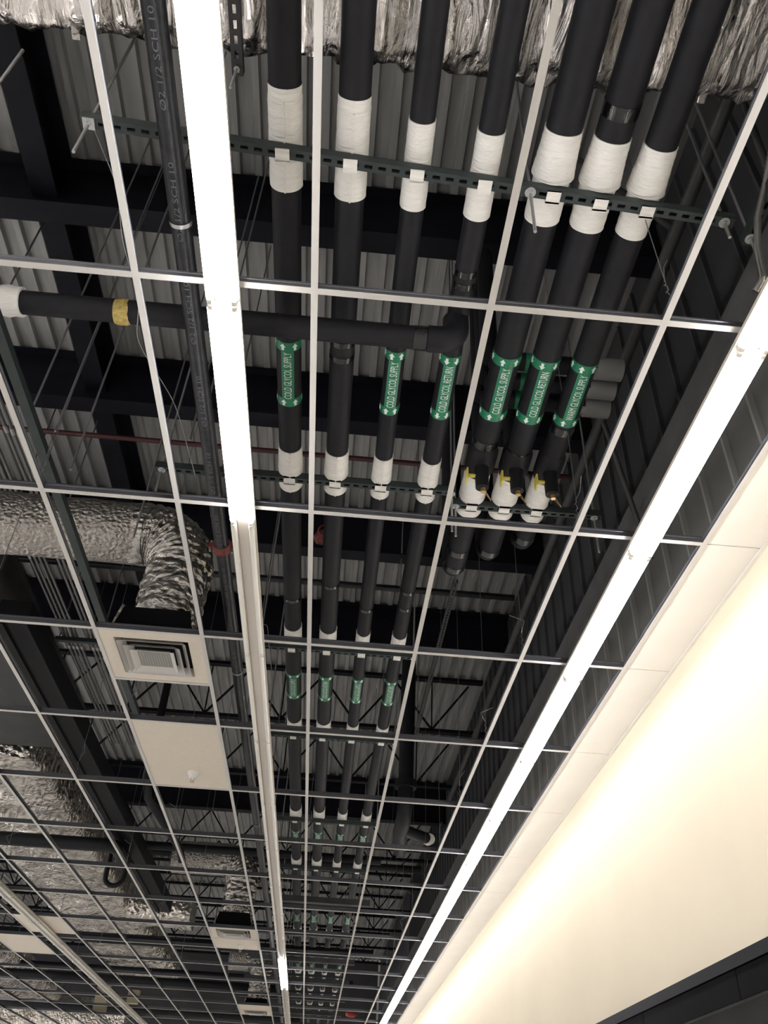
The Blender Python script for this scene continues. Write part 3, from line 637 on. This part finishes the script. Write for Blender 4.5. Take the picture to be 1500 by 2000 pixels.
# loose wire hanging left of the racks
def smooth(ctrl, n=10, it=5):
    ctrl = [Vector(p) for p in ctrl]; pts = []
    for i in range(len(ctrl)-1):
        for k in range(n): pts.append(ctrl[i].lerp(ctrl[i+1], k/n))
    pts.append(ctrl[-1])
    for _ in range(it): pts = [pts[0]]+[(pts[i-1]+pts[i]*2+pts[i+1])/4 for i in range(1, len(pts)-1)]+[pts[-1]]
    return pts
solo('loose_wire', MB().tube(smooth([(-0.25, -0.24, 0.55), (-0.22, 0.05, 0.62), (-0.20, 0.22, 0.50), (-0.14, 0.42, 0.40), (-0.18, 0.62, 0.38), (-0.06, 1.0, 0.40), (-0.02, 1.5, 0.4)]), 0.002, 5), 'wire', 'loose grey wire drooping from the end of the long strut', 'wire')
solo('loose_wire', MB().tube(smooth([(0.30, 2.30, 0.02), (0.36, 2.42, 0.10), (0.35, 2.75, 0.16), (0.37, 3.1, 0.10), (0.35, 3.3, 0.05)]), 0.002, 5), 'wire', 'loose grey wire dangling beside the switched-off strip light', 'wire')

# ------------------------------------------------------------------ risers and black pipework further back
t = thing('riser_pipe', 'thick black insulated pipe standing upright past the three glycol pipes', 'pipe', (1.58, 6.9, 0.35))
link('insulation', MB().tube([(0, 0, 2.6), (0, 0, 0.45)] + [(0.0, 0.16-0.16*math.cos(a*PI/12), 0.45-0.16*math.sin(a*PI/12)-0.05*a/6) for a in range(1, 7)] + [(0, 0.5, 0.22), (0.05, 1.1, 0.22)], 0.082, 20).mesh('insulation', 'rubber'), t)
link('flange', MB().cyl((0, 0, 0.52), (0, 0, 0.60), 0.115, 20).mesh('flange', 'rubber'), t)
link('white_sleeve', MB().cyl((0.35, 0.75, 0.25), (0.35, 0.95, 0.30), 0.06, 18).mesh('white_sleeve', 'jacket'), t)
link('branch', MB().tube([(0.0, 0.4, 0.22), (0.3, 0.75, 0.26), (0.42, 1.2, 0.4)], 0.06, 16).mesh('branch', 'rubber'), t)
solo('black_pipe', MB().tube([(-4.5, 8.35, 0.5), (-1.75, 8.35, 0.5)] + arc((-1.75, 8.47, 0.5), 0.12, -PI/2, 0, 6, ((1, 0, 0), (0, 1, 0))) + [(-1.63, 9.0, 0.5)], 0.075, 18), 'rubber', 'fat black insulated pipe crossing under the large foil duct', 'pipe')
solo('black_pipe', MB().tube([(-1.86, 9.15, 0.75)] + [(-1.86, 9.15, 0.42)] + [(-1.86+0.11-0.11*math.cos(a*PI/8), 9.15, 0.36-0.10*math.sin(a*PI/8)) for a in range(9)] + [(-1.64, 9.15, 0.42), (-1.64, 9.15, 0.75)], 0.030, 14), 'rubber', 'black pipe bent into a U below the foil duct', 'pipe')
solo('black_pipe', MB().tube([(-1.2, 7.2, 2.3), (-1.2, 7.2, 0.9), (-1.16, 7.3, 0.72), (-1.0, 8.9, 0.68), (-0.95, 9.0, 0.55)], 0.045, 14), 'rubber', 'black pipe dropping and turning beside the large beige tile', 'pipe')
for k, (y, z, x0, x1, r) in enumerate(((9.3, 0.8, -4.5, 1.5, .05), (11.0, 1.2, -2.3, 2.2, .05), (13.2, .44, -9, 1.3, .07), (15.2, .85, -5.6, 1.8, .06), (17.4, .5, -12, 0.2, .09), (18.9, .92, -5.6, 1.6, .07), (20.6, .4, -12, 0.5, .09))):
    solo('black_pipe', MB().cyl((x0, y, z), (x1, y, z), r, 14), 'rubber', ('black insulated pipe crossing behind the upright riser' if k < 2 else 'black insulated pipe crossing at the far end, %s past the smaller diffuser' % ORD[k-2]), 'pipe', ('crossing pipes near the riser' if k < 2 else 'crossing pipes at the far end'))
for k in range(7):
    y = 9.6+k*1.9
    solo('grey_channel', MB().box(0.1-0.2*k, 1.4, y, y+0.09, 0.33, 0.40), 'rail', 'grey steel channel crossing just under the four glycol pipes further along', 'channel', 'channels under the far pipes')
solo('alarm_dome', MB().tube([(1.66, 20.6, 0.52), (1.66, 20.6, 0.55), (1.66, 20.6, 0.62), (1.66, 20.6, 0.64)], [0.08, 0.125, 0.125, 0.06], 20), 'red', 'round red cap hanging at the far end between the grid tees', 'red cap')
solo('junction_box', MB().box(-3.25, -3.02, 19.2, 19.4, 0.35, 0.6), 'beige_box', 'small beige box hung at the far end of the grid', 'box')
solo('junction_box', MB().box(-3.75, -3.5, 18.4, 18.6, 0.06, 0.55), 'beige_box', 'tall beige box behind the dark row of strip lights at the far end', 'box')

# ------------------------------------------------------------------ black canopy on the right wall
t = thing('display_case', 'black canopy front of a tall display case against the cream wall', 'display case', (2.66, 4, -4.0))
z0 = 4.0
link('top_edge', MB().box(-0.10, 0.062, -8, 12, z0-1.605, z0-1.555).mesh('top_edge', 'fascia_edge'), t)
cp = MB().box(-0.092, 0.062, 0.003, 1.217, z0-1.72, z0-1.609).mesh('canopy_panel', 'fascia_black')
for k in range(16): link('canopy_panel', cp, t, (0, -7.9+k*1.22-0.15, 0))
link('lower_panel', MB().prism([(-0.11, z0-2.6), (-0.11, z0-1.74), (-0.09, z0-1.72), (0.062, z0-1.72), (0.062, z0-2.6)], 'y', -8, 12).mesh('lower_panel', 'fascia_gloss'), t)
link('unseen_case_body', MB().box(-0.75, 0.062, -8, 12, 0, 0.75).mesh('unseen_case_body', 'case_bounce'), t)  # unseen body, made white to brighten the foil reflections
link('unseen_rear_panel', MB().box(0.0, 0.062, -8, 12, 0.75, z0-2.6).mesh('unseen_rear_panel', 'case_bounce'), t)
